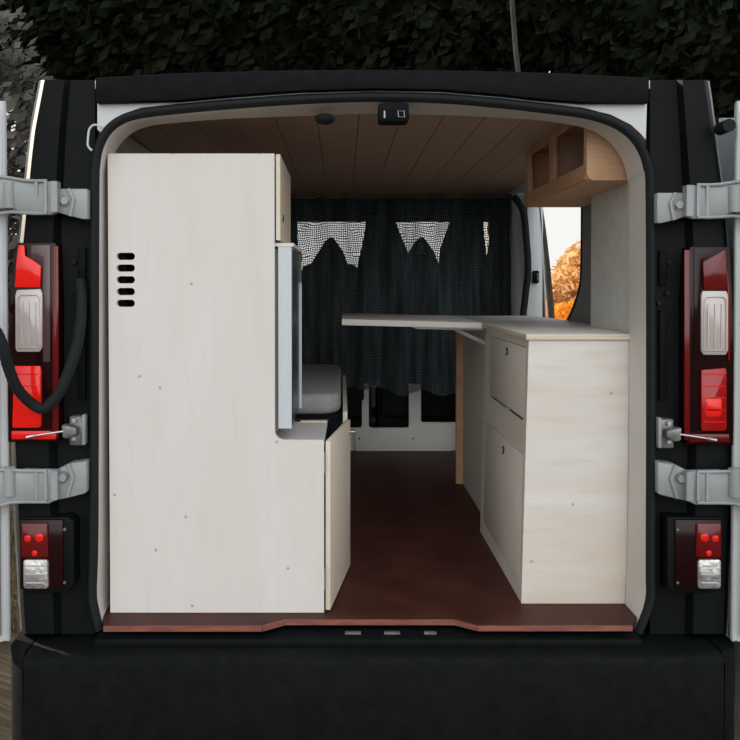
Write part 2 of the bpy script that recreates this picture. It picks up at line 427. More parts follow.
# outer pillars : px of the outer edge by height
LO = [(80, 40.5), (106, 35.5), (130, 31), (155, 28), (180, 25.5), (210, 22.5), (240, 19.5), (280, 16), (320, 14), (360, 13), (400, 12.5), (440, 12), (470, 13), (520, 15), (570, 18), (610, 20), (634, 22)]
RO = [(80, 708), (106, 712), (130, 715), (155, 718), (180, 721.5), (210, 725), (240, 727.5), (280, 730), (320, 731.5), (360, 732.5), (400, 733), (440, 733), (470, 732.5), (520, 731), (570, 729), (610, 728), (634, 727)]
def pillar_rows(O, inner, sgn):
    rows = []
    for py, px in O:
        f = lambda t: px + (inner - px) * t
        rows.append([W(px, py, .055), W(px + .6 * sgn, py, .0), W(px - 1.5 * sgn * -1, py, -.045), W(px + 4 * sgn, py, -.060), W(f(.2), py, -.065), W(f(.44), py, -.066), W(f(.47), py, -.058), W(f(.55), py, -.034), W(f(.8), py, -.022), W(f(1.0), py, -.02), W(f(1.06), py, .02)])
    return rows
finish('rear_pillar', sheet(pillar_rows(LO, 95, 1), .004), 'gloss', van, 30)
finish('rear_pillar', sheet(pillar_rows(RO, 650, -1), .004), 'gloss', van, 30)

# header above the opening: white metal between the pillars
hd = [(98, 108), (98, 130), (103, 134)] + [(112, 122), (124, 114), (142, 108), (180, 104), (230, 99.5), (300, 94.5), (372, 92), (440, 93.5), (500, 98.5), (540, 103), (582, 108), (610, 115), (630, 125), (640, 134), (645, 140), (646, 108)]
top = [(646, 93), (560, 88.5), (470, 86), (372, 85), (270, 86), (180, 88.5), (98, 93)]
finish('header_panel', plate(pxpoly(hd + top, -.03), -.036, .02), 'white', van, 0)

tr = [(98, 104.5), (180, 102.5), (230, 98), (300, 93), (372, 91), (440, 92), (500, 97), (540, 101.5), (582, 104.5), (646, 104.5)]
finish('roof_end_trim', plate(pxpoly(tr + [(646, 80), (560, 75.5), (470, 73), (372, 72), (270, 73), (180, 75.5), (98, 80)], -.036), -.062, .03, bev=.004), 'black', van)
# roof, flanks, nose
XC = .078
def outer_x(z, side):
    k = [(-.45, .885), (-.1, .925), (.25, .945), (.6, .945), (.9, .925), (1.15, .885), (1.33, .845), (1.39, .80)]
    if side > 0: k = [(-.45, .885), (-.1, .90), (.25, .905), (.6, .89), (.9, .875), (1.15, .86), (1.33, .84), (1.39, .80)]
    for (a, b), (c, d) in zip(k, k[1:]):
        if z <= c: return XC + side * (b + (d - b) * (z - a) / (c - a))
    return XC + side * k[-1][1]
zs = [-.36, -.05, .02, .3, .5, .66, .9, 1.08, 1.18, 1.27, 1.33, 1.37]
ys = [.30, .60, .885, 1.90, 2.05, 2.45, 3.2, 3.55, 4.1]
def flank(side, O, hole):
    # rear corner row follows the traced pillar edge, then swells out to the flank
    rows = []
    for z in zs:
        pe = None
        for (pa, xa), (pb, xb) in zip(O, O[1:]):
            za, zb = Z(xa, pa, .0), Z(xb, pb, .0)
            if zb <= z <= za:
                t = (za - z) / (za - zb); pe = W(xa + (xb - xa) * t, pa + (pb - pa) * t, .0).x
        if pe is None: pe = W(O[0][1], O[0][0], 0).x if z > 1 else W(O[-1][1], O[-1][0], 0).x
        xo = outer_x(z, side)
        r = [Vector((pe, .012, z)), Vector((pe + side * .006, .006, z)), Vector((pe + side * .009, .02, z)), Vector((pe + side * .013, .06, z)), Vector((pe * .55 + xo * .45, .15, z))]
        r += [Vector((xo, y, z)) for y in ys]
        rows.append(r)
    return sheet(rows, side * .0 + .006, hole)
def hole_left(i, j):
    za = zs[i]; ya = ([0] * 5 + ys)[j] if j < 14 else 9
    return .66 <= za < 1.18 and j in (9, 10)
def hole_right(i, j):
    za = zs[i]
    return (-.05 <= za < 1.27 and j == 7) or (.66 <= za < 1.18 and j in (9, 10))
finish('side_panel', flank(-1, LO, hole_left), 'white', van, 40)
finish('side_panel', flank(1, RO, hole_right), 'white', van, 40)
# roof
rr_ = []
for y, dz in ((-.02, 0), (.3, .012), (1.5, .03), (2.6, .03), (3.0, -.01)):
    rr_.append([Vector((XC + s * .80, y, 1.355 + dz * .4 - .0)) if abs(s) == 1 else Vector((XC + s * .80, y, 1.362 + dz + .022 * (1 - s * s))) for s in (-1, -.8, -.5, 0, .5, .8, 1)])
finish('roof', sheet(rr_, .02), 'white', van, 40)
# nose: windscreen frame, bonnet, front
pane = [Vector((XC - .72, 3.0, 1.33)), Vector((XC + .72, 3.0, 1.33)), Vector((XC + .80, 3.78, .72)), Vector((XC - .80, 3.78, .72))]
def lerp4(u, v): return pane[0].lerp(pane[1], u).lerp(pane[3].lerp(pane[2], u), v)
us = [0, .06, .94, 1]; vs_ = [0, .12, .95, 1]
finish('windscreen_frame', sheet([[lerp4(u, v) for u in us] for v in vs_], .02, lambda i, j: i == 1 and j == 1), 'white', van, 0)
finish('windscreen', sheet([[lerp4(u, v) for u in (.06, .94)] for v in (.12, .95)], .005), 'glass', van, 0)
finish('bonnet', sheet([[Vector((XC + s * .84, y, z - .04 * abs(s))) for s in (-1, -.5, 0, .5, 1)] for y, z in ((3.74, .74), (4.1, .6), (4.3, .45), (4.35, .1), (4.35, -.3))], .02), 'white', van, 50)
for sx in (-1, 1):
    finish('side_window', sheet([[Vector((outer_x(z, sx) - sx * .012, y, z)) for y in (2.05, 3.2)] for z in (.66, 1.18)], .004), 'glass', van, 0)
# underbody and cab floor
finish('underbody', box(XC - .86, XC + .86, .1, 4.2, -.2, -.03, .02), 'dark', van)
finish('dashboard', plate([(3.1, .25), (3.15, .72), (3.3, .80), (3.72, .74), (3.8, .2)], XC - .78, XC + .78, 'yz', bev=.03), 'black', van)
# wheels
for wx in (-.78, .78):
    for wy in (.75, 3.35):
        b = cyl((XC + wx - .1, wy, -.24), (XC + wx + .1, wy, -.24), .31, 32, bev=.04)
        finish('wheel', b, 'tyre', van)

# bumper
prof = [(-.150, -.36), (-.152, -.2), (-.150, -.075), (-.143, -.056), (-.125, -.047), (-.05, -.046), (.02, -.05), (.02, -.36)]
finish('rear_bumper', plate(prof, X(25, 640, -.13), X(722, 640, -.13), 'yz', bev=.006), 'black', van)
for sx, pa in ((-1, 25), (1, 722)):
    xa = X(pa, 640, -.13)
    rows = []
    for z in (-.36, -.2, -.075, -.047):
        rows.append([Vector((xa, -.15 + (.02 if z > -.05 else 0), z)), Vector((xa + sx * .03, -.13 + (.01 if z > -.05 else 0), z)), Vector((xa + sx * .05, -.09, z)), Vector((xa + sx * .058, .02, z)), Vector((xa + sx * .06, .4, z))])
    rows.append([Vector((xa, 0, -.045)), Vector((xa, .02, -.045)), Vector((xa, .05, -.045)), Vector((xa, .08, -.045)), Vector((xa, .4, -.045))])
    finish('bumper_corner', sheet(rows), 'black', van, 40)
# sill plate under the floor lip
finish('sill_plate', plate([(-.10, -.046), (-.098, -.030), (.06, -.022), (.06, -.046)], X(100, 630, -.05), X(636, 630, -.05), 'yz', bev=.002), 'black', van)
for a, b_, py in ((345, 361, 625.5), (384, 400, 625.5), (424, 436, 625)):
    p = W(a, py, -.06); q = W(b_, py, -.06)
    s = finish('scuff_stud', box(p.x, q.x, -.070, -.06, -.030, -.0235, .003), 'steel_dull', van)

# ------------------------------------------------------------- tail lamps
def mirror(px): return 745 - px
def tail_light(side):
    L_ = side < 0
    def P(a, b): return (a, b)
    if L_:
        out = [(20, 243), (58, 243), (60, 300), (60, 441), (10.5, 441), (10, 400), (11, 330), (13, 290), (17, 255)]
        red_u = [(17.8, 245), (24, 245), (25, 256), (31, 259), (41, 266), (40, 287.5), (14.5, 287.5), (16, 262)]
        red_l = [(13.5, 366), (40, 366), (41, 372), (41, 426), (38, 428), (12, 428)]
        red_b = [(11, 431), (50, 431), (56, 434), (56, 439.5), (11.3, 439.5)]
        red_t = [(17.6, 245), (22, 245), (22, 253), (16.8, 253)]
        clr = [(16.5, 290), (40, 289), (42, 293), (42, 348), (39, 352), (17, 352), (15.2, 349), (15, 295)]
        smoke = [(31, 245), (50, 245), (50, 362), (43, 362), (43, 287), (42, 262), (31, 258)]
        glow = [(52.5, 246), (58, 246), (58.5, 300), (58.5, 438), (52.5, 438)]
    else:
        out = [(687, 247), (727, 247), (729.5, 290), (731, 330), (731.5, 400), (731.5, 444), (684, 444), (683.5, 300)]
        red_u = [(703, 262), (724, 250), (726, 250), (728, 290), (704, 290)]
        red_l = [(701.5, 370), (726, 368), (727, 372), (727, 429), (724, 431), (703, 431), (701.5, 428)]
        red_b = [(690, 434), (729.5, 434), (730, 442.5), (690, 442.5)]
        red_t = [(727, 263), (729.2, 290), (730, 360), (728.5, 360), (728, 290)]
        clr = [(703, 291), (727, 291), (728.5, 296), (728.5, 350), (726, 355), (704, 355), (701.5, 351), (701.5, 295)]
        smoke = [(694, 248), (721, 248), (702, 262), (702, 290), (700, 294), (700, 360), (694, 360)]
        glow = [(684.5, 250), (690, 250), (690, 440), (684.5, 440)]
    y = -.066
    tl = finish('tail_light', plate(pxpoly(out, y), -.084, -.03, bev=.003), 'smoke_dark', van)
    def piece(name, poly, m, a, bev=.0025, back=-.084):
        return finish(name, plate(pxpoly(poly, a), a, back, bev=bev), m, tl)
    piece('smoked_lens', smoke, 'smoke' if L_ else 'smoke_dark', -.087)
    piece('inner_lens', glow, 'red_dim', -.087, .001)
    piece('red_lens', red_u, 'red' if L_ else 'red_dim', -.092)  # left copy brighter, right darker: sun through the left lamp painted as colour
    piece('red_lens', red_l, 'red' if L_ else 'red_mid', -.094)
    if not L_:
        finish('painted_glint', plate(rrect(X(705, 405, -.095), X(722, 405, -.095), Z(0, 417, -.095), Z(0, 397, -.095), .012), -.0962, -.09, bev=.002), 'red', tl)  # brighter disc painted in for the hot spot reflected in the lens
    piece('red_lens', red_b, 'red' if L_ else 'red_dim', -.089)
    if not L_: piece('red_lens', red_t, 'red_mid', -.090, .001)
    c = piece('reverse_lens', clr, 'clear', -.093)
    xs = [p[0] for p in clr]; zs_ = [p[1] for p in clr]
    a0, a1, b0, b1 = min(xs) + 3, max(xs) - 2.5, min(zs_) + 9, max(zs_) - 4
    rim = [(a0, b1), (a0, b0), (a0 + 3, b0 - 3), (a1 - 3, b0 - 3), (a1, b0), (a1, b1)]
    finish('lens_rim', tube([W(a, b, -.094) for a, b in rim], .0018, 6, closed=True), 'clear', tl)
    for k in range(3):
        xx = a0 + 4 + (a1 - a0 - 8) * k / 2
        finish('lens_rib', box(X(xx - .7, 300, -.094), X(xx + .7, 300, -.094), -.0955, -.092, Z(xx, b1 - 3, -.094), Z(xx, b0 + 4, -.094), .0008), 'clear', tl)
    # bar ribs across the lower red lens
    for k in range(5):
        yy = 374 + 12 * k
        lx = [p[0] for p in red_l]
        finish('lens_rib', box(X(min(lx) + 2.5, yy, -.095), X(max(lx) - 2.5, yy, -.095), -.0962, -.094, Z(0, yy + .5, -.095), Z(0, yy - .5, -.095), .0005), 'red', tl)
    return tl
tail_light(-1); tail_light(1)

def fog(side):
    if side < 0: hx0, hx1, rx0, rx1 = 22, 74, 23, 50
    else: hx0, hx1, rx0, rx1 = 667, 721, 694, 719
    y = -.072
    hz = (517, 593)
    hous = [(hx0, hz[0]), (hx1 - 6 if side < 0 else hx1, hz[0]), (hx1, hz[0] + 4), (hx1, hz[1] - 8), (hx1 - 8, hz[1]), (hx0 + 6, hz[1]), (hx0, hz[1] - 5)]
    f = finish('rear_fog_light', plate(pxpoly(hous, y), -.074, -.02, bev=.003), 'gloss', van)
    sm = [(rx0 - 2, 519), (rx1 + 14, 519), (rx1 + 14, 588), (rx0 - 2, 588)] if side < 0 else [(rx0 - 20, 519), (rx1 + 1, 519), (rx1 + 1, 588), (rx0 - 20, 588)]
    finish('smoked_lens', plate(pxpoly(sm, y), -.0805, -.07, bev=.003), 'smoke_dark', f)
    def P(x0, x1, y0, y1, r): return rrect(X(x0, 550, y), X(x1, 550, y), Z(0, y1, y), Z(0, y0, y), r)
    finish('red_lens', plate(P(rx0, rx1, 522, 556, .006), -.086, -.07, bev=.002), 'red_dim', f)
    for k, (u, v, s) in enumerate(((.68, .32, 4.2), (.25, .35, 3.4), (.5, .78, 2.8))):
        x = rx0 + (rx1 - rx0) * (u if side < 0 else 1 - u); yy = 522 + 34 * v + 3
        finish('painted_glint', plate(P(x - s, x + s, yy - s, yy + s, .03), -.0878, -.085, bev=.0012), 'red', f)  # brighter discs stand in for reflections in the red lens
    finish('clear_lens', plate(P(rx0 + 2, rx1, 558, 587, .008), -.087, -.07, bev=.003), 'chrome', f)
    for k in range(3):
        yy = 564 + 8.5 * k
        finish('lens_rib', plate(P(rx0 + 5, rx1 - 3, yy - .8, yy + .8, .001), -.0888, -.086, bev=.0006), 'clear', f)
    for yy in (524, 576):
        xx = hx1 - 3 if side < 0 else hx0 + 3
        p = W(xx, yy, -.03)
        finish('screw', cyl((p.x, -.083, p.z), (p.x, -.076, p.z), .0035, 10), 'steel_dull', f)
fog(-1); fog(1)

# ------------------------------------------------------------- doors and hinges
def door(side):
    # leaf opened well past square: it starts at the hinge edge and runs outwards
    xe = X(8, 300, -.08) if side < 0 else X(733.5, 300, -.08)
    prof = [(0, 0), (.006, -.008), (.012, 0), (.03, -.004), (.034, .006), (.06, .006), (.066, -.012), (.70, -.012), (.715, .0), (.715, .04), (.70, .05), (.01, .05), (0, .04)]
    c, s_ = cos(R(20)), sin(R(20))
    q = [(xe + side * (u * c + v * s_), -.08 - u * s_ + v * c) for u, v in prof]
    d = finish('rear_door', plate(q, -.04, 1.30, 'xy', bev=.003), 'white', van)
    return d, xe
dl, xl = door(-1); dr, xr = door(1)
for d, xe, sd_ in ((dl, xl, -1), (dr, xr, 1)):
    finish('door_seal', box(*sorted((xe + sd_ * .018, xe + sd_ * .023)), -.102, -.094, -.02, 1.28, .001), 'jamb', d)

def hinge(side, pts):
    """pts from the left hinge photo trace: top flap top/bottom"""
    (t0, b0) = pts  # top and bottom py at the arm's pivot end
    flip = (lambda a: a) if side < 0 else (lambda a: mirror(a) - 1)
    def P(lst, y): return pxpoly([(flip(a), b) for a, b in lst], y)
    bt, bb = t0, b0
    x30 = X(flip(28), bt, -.1)
    def bend(b):
        for v in b.verts:
            k = (v.co.x - x30) * side
            if k > 0: v.co.y -= k * .42
        return b
    low = t0 > 300
    # bracket on the pillar
    if not low: br = [(56, bt + 9), (88, bt + 9), (88, bb + 7), (84, bb + 7.5), (70, bb + 4), (56, bb)]
    else: br = [(56, bt + 4), (70, bt - 3), (87, bt - 5), (87, bb - 8), (84, bb - 6.5), (70, bb - 3), (56, bb)]
    h = finish('door_hinge', plate(P(br, -.075), -.082, -.03, bev=.003), 'hinge', van)
    top = br[1 if not low else 2][1]
    if not low: ch = [(68, bt + 9), (73.5, bt + 19), (70, bb + 4)]
    else: ch = [(68, bt - 2), (73, bt + 11), (67, bb - 3)]
    finish('chevron_ridge', tube([W(flip(a), b, -.085) for a, b in ch], .005, 8), 'hinge', h)
    bx, by = (65.5, bt + 21) if not low else (63.5, bt + 11)
    p = W(flip(bx), by, -.082)
    finish('bolt', cyl((p.x, -.093, p.z), (p.x, -.080, p.z), .0105, 6, bev=.002), 'hinge', h)
    finish('bolt_washer', cyl((p.x, -.085, p.z), (p.x, -.080, p.z), .0145, 16), 'steel_dull', h)
    # arm: plate bowing from the pillar to the door
    A = [(57, bt + 1), (57, bb + 1), (50, bb + 3), (25, bb + 1), (12, bb - 3), (-14, bb - 1), (-14, bt - 3), (2, bt - 4), (15, bt - 2), (25, bt + 1), (40, bt + 2)]
    if low: A = [(57, bt + 4), (57, bb - 0), (48, bb + 4), (25, bb + 2), (14, bb + 3), (-14, bb + 6), (-14, bt + 5), (6, bt + 3), (16, bt + 4), (25, bt + 3)]
    arm = finish('hinge_arm', bend(plate(P(A, -.098), -.100, -.080, bev=.003)), 'hinge', h)
    # rolled end, two upright ribs, top and bottom lips
    def rib(a0, a1, y0, y1, m='hinge', n='rib'):
        xs = sorted((X(flip(a0), bt, y0), X(flip(a1), bt, y0)))
        finish(n, box(xs[0], xs[1], y0, y1, Z(0, bb + (0 if not low else 0), y0), Z(0, bt + (1 if not low else 5), y0), .004, 3), m, h)
    rib(50.5, 57, -.108, -.08, n='pivot_block')
    rib(43.5, 47, -.108, -.09); rib(34.5, 37.5, -.107, -.09)
    for yy in ((bt + .5, bb + 1.0) if not low else (bt + 4.5, bb + 1.5)):
        pts_ = [(-14, yy - (2 if yy < bt + 8 else -2)), (4, yy - (2.5 if yy < bt + 8 else -1.5)), (14, yy - (1.5 if yy < bt + 8 else .5)), (24, yy), (36, yy + .5), (47, yy + .3)]
        b = bend(tube([W(flip(a), b_, -.104) for a, b_ in pts_], .0042, 8))
        finish('lip', b, 'hinge', h)
    # hollow of the arm near the door: a rounded vertical roll
    p0 = W(flip(8), bt + 2, -.120); p1 = W(flip(8), bb - 4, -.120)
    finish('roll', cyl((p0.x, -.113, p1.z), (p0.x, -.113, p0.z), .015, 16), 'hinge', h)
hinge(-1, (180, 212)); hinge(1, (184, 216)); hinge(-1, (466, 500)); hinge(1, (467, 501))

# check straps
def strap(side):
    flip = (lambda a: a) if side < 0 else (lambda a: mirror(a) - 2)
    dy = 0 if side < 0 else 3
    p = pxpoly([(flip(70), 416 + dy), (flip(86), 416 + dy), (flip(86), 445 + dy), (flip(70), 445 + dy)], -.05)
    s = finish('check_strap', plate(p, -.056, -.02, bev=.003), 'steel_dull', van)
    finish('edge_tab', plate(pxpoly([(flip(83.5), 414 + dy), (flip(86.5), 414 + dy), (flip(86.5), 444 + dy), (flip(83.5), 444 + dy)], -.06), -.075, -.05, bev=.002), 'hinge', s)
    for a, b in ((75, 420), (75, 438)):
        q = W(flip(a), b + dy, -.056); finish('bolt', cyl((q.x, -.066, q.z), (q.x, -.054, q.z), .006, 6, bev=.0015), 'steel', s)
    finish('clevis', plate(pxpoly([(flip(63), 424 + dy), (flip(70), 425 + dy), (flip(78), 427 + dy), (flip(78), 434 + dy), (flip(70), 438 + dy), (flip(64), 437 + dy)], -.07), -.085, -.05, bev=.004), 'steel_dull', s)
    a = W(flip(66), 431 + dy, -.080); b = W(flip(36), 435.5 + dy, -.105); c = W(flip(26), 437.5 + dy, -.115)
    finish('rod', tube([a, b], .003, 8), 'steel', s)
    finish('rod_tip', tube([b, b.lerp(c, .2), c], .005, 8, rr=[.003, .0055, .0045]), 'steel', s)
strap(-1); strap(1)

# wiring conduit drooping from pillar to left door
pts = spline([W(80, 280, -.05), W(81.5, 305, -.07), W(79, 335, -.10), (W(72, 362, -.12)), W(60, 391, -.135), W(50, 404, -.14), W(42, 408.5, -.145), W(31, 403, -.15), W(17, 388, -.18), W(8, 366, -.205), W(2.5, 345, -.22), W(-8, 326, -.222), W(-26, 313, -.20), W(-40, 308, -.13)], 8)
rrs = [.0128 + (.0010 if i % 2 else 0) for i in range(len(pts))]
finish('cable_conduit', tube(pts, .011, 12, rr=rrs), 'rubber', van)
# wire hook at the upper left of the opening
pts = spline([W(103, 128, -.06), W(100, 126, -.065), W(94, 125, -.068), W(89.5, 129, -.068), W(88, 138, -.068), W(88, 146, -.068), W(92, 150.5, -.066)], 6)
finish('wire_hook', tube(pts, .0028, 8), 'white', van)
# small body plugs on the pillars
for a, b in ((76, 290), (666, 293), (658, 303), (75, 262), (668, 262)):
    p = W(a, b, -.024); finish('body_plug', cyl((p.x, -.036, p.z), (p.x, -.02, p.z), .006, 12, bev=.002), 'rubber', van)
for a0, a1, b0, b1 in ((78, 86, 248, 282), (78, 86, 300, 400), (659, 667, 250, 285), (659, 667, 310, 400)):
    finish('pillar_trim', plate(pxpoly([(a0, b0), (a1, b0), (a1, b1), (a0, b1)], -.03), -.034, -.02, bev=.003), 'black', van)
# door lock catch on the header
b = finish('lock_catch', plate(pxpoly([(378, 106), (408, 106), (408.5, 121), (406, 123.5), (380, 123.5), (378, 121)], -.03), -.06, .0, bev=.003), 'black', van)
finish('catch_loop', tube([W(398, 111, -.063), W(404, 111, -.063), W(404.5, 117, -.063), W(398.5, 117, -.063)], .0016, 6, closed=True), 'steel', b)
finish('catch_pin', tube([W(384.5, 111, -.063), W(384.5, 118, -.063)], .0022, 6), 'steel', b)
finish('catch_pocket', plate(pxpoly([(386, 110), (396, 110), (396, 119), (386, 119)], -.06), -.062, -.05), 'dark', b)
bm = bmesh.new(); bmesh.ops.create_uvsphere(bm, u_segments=16, v_segments=10, radius=1)
p = W(325, 118.5, -.0)
for v in bm.verts: v.co = Vector((p.x + v.co.x * .026, -.0 + v.co.y * .03, p.z + v.co.z * .016 * (1 if v.co.z < 0 else .8)))
finish('rubber_stop', bm, 'rubber', van)

# sliding door run back along the right flank
sd = finish('sliding_door', plate([(-.06, -.3), (-.06, 1.16), (-.02, 1.25), (.2, 1.30), (.86, 1.30), (.86, -.3)], 1.052, 1.11, 'yz', bev=.008), 'hinge', van)
finish('door_lip', plate([(-.072, -.28), (-.072, 1.16), (-.03, 1.262), (.2, 1.312), (.2, 1.30), (-.02, 1.25), (-.06, 1.16), (-.06, -.28)], 1.045, 1.125, 'yz', bev=.003), 'white', sd)
p = W(720, 128, -.075)
finish('rubber_buffer', cyl((p.x + .006, -.115, p.z), (p.x + .006, -.06, p.z), .016, 14, bev=.004), 'rubber', sd)
finish('door_groove', tube([(1.062, -.075, 1.1), (1.075, -.075, .9), (1.095, -.075, .7)], .006, 8), 'white', sd)

# ================================================================== ROOM SHELL
# floor
fl = [(X(104, 630, -.085), -.088), (X(262, 630, -.085), -.088), (X(285, 626, -.05), -.045), (X(455, 626, -.05), -.045), (X(478, 630, -.085), -.085), (X(632, 630, -.085), -.085), (.758, -.02), (.765, .06), (.796, .075), (.855, .55), (.855, 2.42), (-.674, 2.42), (-.674, .075), (-.63, .06), (-.612, -.02)]
structure(finish('floor', plate(fl, -.012, 0, 'xy', bev=.0015), 'wood_floor', smooth=0))
fe = [(fl[i][0], fl[i][1]) for i in range(6)]
bm = bmesh.new()
for (x0, y0), (x1, y1) in zip(fe, fe[1:]):
    d = Vector((x1 - x0, y1 - y0, 0)).normalized(); nn = Vector((d.y, -d.x, 0)) * .004
    vs0 = []
    box_ = plate([(x0, y0), (x1, y1), (x1 + nn.x, y1 + nn.y), (x0 + nn.x, y0 + nn.y)], -.013, .0006, 'xy')
    join(bm, box_)
o = structure(finish('trim_1', bm, 'floor_edge', smooth=0))
# ceiling of boards running front to back
bm = bmesh.new(); w = .118; x = -.66
while x < .80:
    x1 = min(x + w - .0022, .83)
    box(x, x1, .03, 2.40, 1.318, 1.334, .003, 1, bm); x += w
box(-.7, .86, .03, 2.42, 1.330, 1.345, 0, 1, bm)
structure(finish('ceiling', bm, 'wood_ceiling', smooth=0))
structure(finish('trim_2', box(-.62, .85, 2.22, 2.25, 1.296, 1.317, .003), 'wood_warm'))
# walls
wl = plate([(.06, 0), (2.40, 0), (2.40, 1.32), (.06, 1.32)], -.70, -.675, 'yz')
structure(finish('wall_left', wl, 'lining', smooth=0))
structure(finish('wall_right', plate([(.06, 0), (.50, 0), (.50, 1.32), (.06, 1.32)], .778, .80, 'yz'), 'lining', smooth=0))
lo = X(582, 250, .87)
jw = [(.49, 0), (.875, 0), (.875, 1.32), (.49, 1.32)]
structure(finish('wall_right_jamb', plate(jw, .855, .87, 'yz'), 'jamb', smooth=0))
# body thickness at the side doorway: rear jamb with rounded lower corner, front jamb
yo0, yo1 = .905, 1.90
curve = [(.905, 1.30), (.905, 1.0), (.910, .90), (.926, .85), (.975, .797), (1.066, .735), (1.2, .665)]
pts = [Vector((.862, y, z)) for y, z in curve]
sl = finish('side_door_seal', tube(spline(pts, 6), .0085, 10), 'rubber', van)
cp = [(.865, 0), (.865, 1.31)] + curve + [(1.3, .62), (1.3, 0)]
finish('doorway_sill', plate(cp, .858, .95, 'yz'), 'jamb', van, 0)
finish('door_post', plate([(.868, 1.90), (.945, 1.90), (.945, 2.2), (.90, 2.3), (.862, 2.3), (.862, 2.24), (.842, 2.150), (.860, 2.120), (.905, 2.110), (.905, 2.02), (.868, 1.96)], -.02, 1.31, 'xy', bev=.008), 'white', van)
p0 = W(526, 210, 1.885); 
finish('side_door_seal', tube(spline([(X(526, 206, 1.885) - .06, 1.885, 1.27), (X(523, 206, 1.885), 1.885, 1.20), (X(526.5, 240, 1.885), 1.885, Z(0, 240, 1.885)), (X(528, 270, 1.885), 1.885, Z(0, 270, 1.885)), (X(525, 300, 1.885), 1.885, Z(0, 300, 1.885)), (X(522, 325, 1.885), 1.885, .62), (X(521, 325, 1.885), 1.885, .0)], 8), .0155, 10), 'rubber', van)
p = W(535.5, 277, 1.89)
s = finish('door_striker', plate(rrect(p.x - .014, p.x + .014, p.z - .03, p.z + .03, .008), 1.876, 1.90, bev=.003), 'black', van)
finish('striker_loop', tube([(p.x + .004, 1.874, p.z + .014), (p.x + .004, 1.862, p.z + .012), (p.x + .004, 1.862, p.z - .012), (p.x + .004, 1.874, p.z - .014)], .003, 8), 'steel_dull', s)

# bulkhead: white steel frame with rounded openings behind the curtain
yb = 2.30
def bx(px): return X(px, 400, yb)
def bz(py): return Z(0, py, yb)
out = [(-.66, 0), (.855, 0), (.855, bz(384)), (bx(480), bz(384)), (bx(480), bz(420))]
def notch(x1, x0, yb_, r=2.6):
    """rounded foot of an opening, right to left, then up its left side"""
    q = []
    for k in range(5):
        t = R(90 * k / 4); q.append((bx(x1 - r + r * cos(t)), bz(yb_ - r + r * sin(t))))
    for k in range(5):
        t = R(90 + 90 * k / 4); q.append((bx(x0 + r + r * cos(t)), bz(yb_ - r + r * sin(t))))
    return q
out = [(-.66, 0), (.855, 0), (.855, bz(384)), (bx(478), bz(384))] + notch(466, 421, 422.5) + [(bx(421), bz(384)), (bx(409), bz(384))] + notch(409, 368.8, 428) \
    + [(bx(368.8), bz(384)), (bx(364), bz(384)), (bx(364), bz(400)), (bx(362), bz(401))] + notch(362, 330, 428) + [(bx(330), bz(384)), (-.66, bz(384))]
wf = structure(finish('wall_front', plate(out, yb, yb + .02), 'bulkhead', smooth=0))
structure(finish('trim_3', plate(pxpoly([(355, 428), (452, 428), (452, 451), (355, 451)], yb - .012), yb - .014, yb, bev=.003), 'bulkhead'))
for a in (359, 413):
    p = W(a, 438.5, yb - .014); finish('screw', cyl((p.x, yb - .017, p.z), (p.x, yb - .010, p.z), .005, 10), 'lock', o if False else wf)
finish('bulkhead_post', box(X(406, 400, yb), X(424, 400, yb), yb - .006, yb, .12, .55, .003), 'white', wf) if False else None

# cab: seats and dark hangings
def seat(x, label, tan=False):
    s = thing('cab_chair', label, 'seat', (x, 2.85, -.2), 'cab seats behind the net curtain')
    finish('seat_back', plate([(x - .23, .1), (x + .23, .1), (x + .22, .85), (x + .15, .975), (x - .15, .975), (x - .22, .85)], 2.78, 2.92, bev=.03), 'seat', s)
    finish('seat_base', box(x - .24, x + .24, 2.85, 3.3, -.2, .28, .04), 'seat', s)
    finish('headrest', plate([(x - .115, .97), (x + .105, .97), (x + .075, 1.05), (x + .02, 1.125), (x - .0, 1.135), (x - .03, 1.105)], 2.80, 2.89, bev=.012), 'seat', s)
    if tan: finish('headrest_patch', plate([(x - .03, 1.03), (x + .03, 1.03), (x + .012, 1.10), (x - .01, 1.10)], 2.793, 2.80), 'seat_tan', s)
xa = X(330, 250, 2.8); xb = X(421, 250, 2.8)
seat(xa, 'charcoal cab seat with pointed headrest, nearer the fridge, behind the net curtain')
seat(xb, 'charcoal cab seat with tan patched headrest, nearer the side doorway, behind the net curtain', True)
finish('cab_floor', box(XC - .8, XC + .8, 2.42, 3.8, -.22, -.2), 'dark', van)
finish('cab_headliner', plate([(2.36, 1.33), (3.0, 1.31), (3.04, Z(0, 222, 2.62) + .035), (2.62, Z(0, 222, 2.62)), (2.6, Z(0, 222, 2.62) + .02), (2.36, 1.28)], XC - .8, XC + .8, 'yz'), 'dark', van, 0)

def hang(name, label, outline, y, m, amp=.012, fr=40, group=None):
    """hanging cloth between a left and a right traced edge, folded in depth"""
    rows = []
    for (py, xl_, xr_) in outline:
        a = W(xl_, py, y); b = W(xr_, py, y); n_ = 40
        rows.append([a.lerp(b, j / n_) + Vector((0, amp * sin(j / n_ * fr) + amp * .5 * sin(j / n_ * fr * 2.3 + 1), .0)) for j in range(n_ + 1)])
    o = finish(name, sheet(rows, .002), m, smooth=60)
    return tag(o, label, 'curtain', group)
hang('cab_drape', 'black cloth gathered between the two bright gaps behind the net curtain', [(196, 350, 412), (222, 366, 396), (235, 364, 401), (250, 361, 407), (262, 358, 410), (345, 350, 415)], 2.56, 'drape', .02, 28)
hang('cab_drape', 'wide black cloth hanging behind the net curtain, above the folded out table', [(196, 440, 500), (222, 450, 484), (232, 446, 484), (250, 440, 486), (345, 430, 496)], 2.58, 'drape', .02, 40)  # this and the next two cloths added to block daylight around the bright gaps
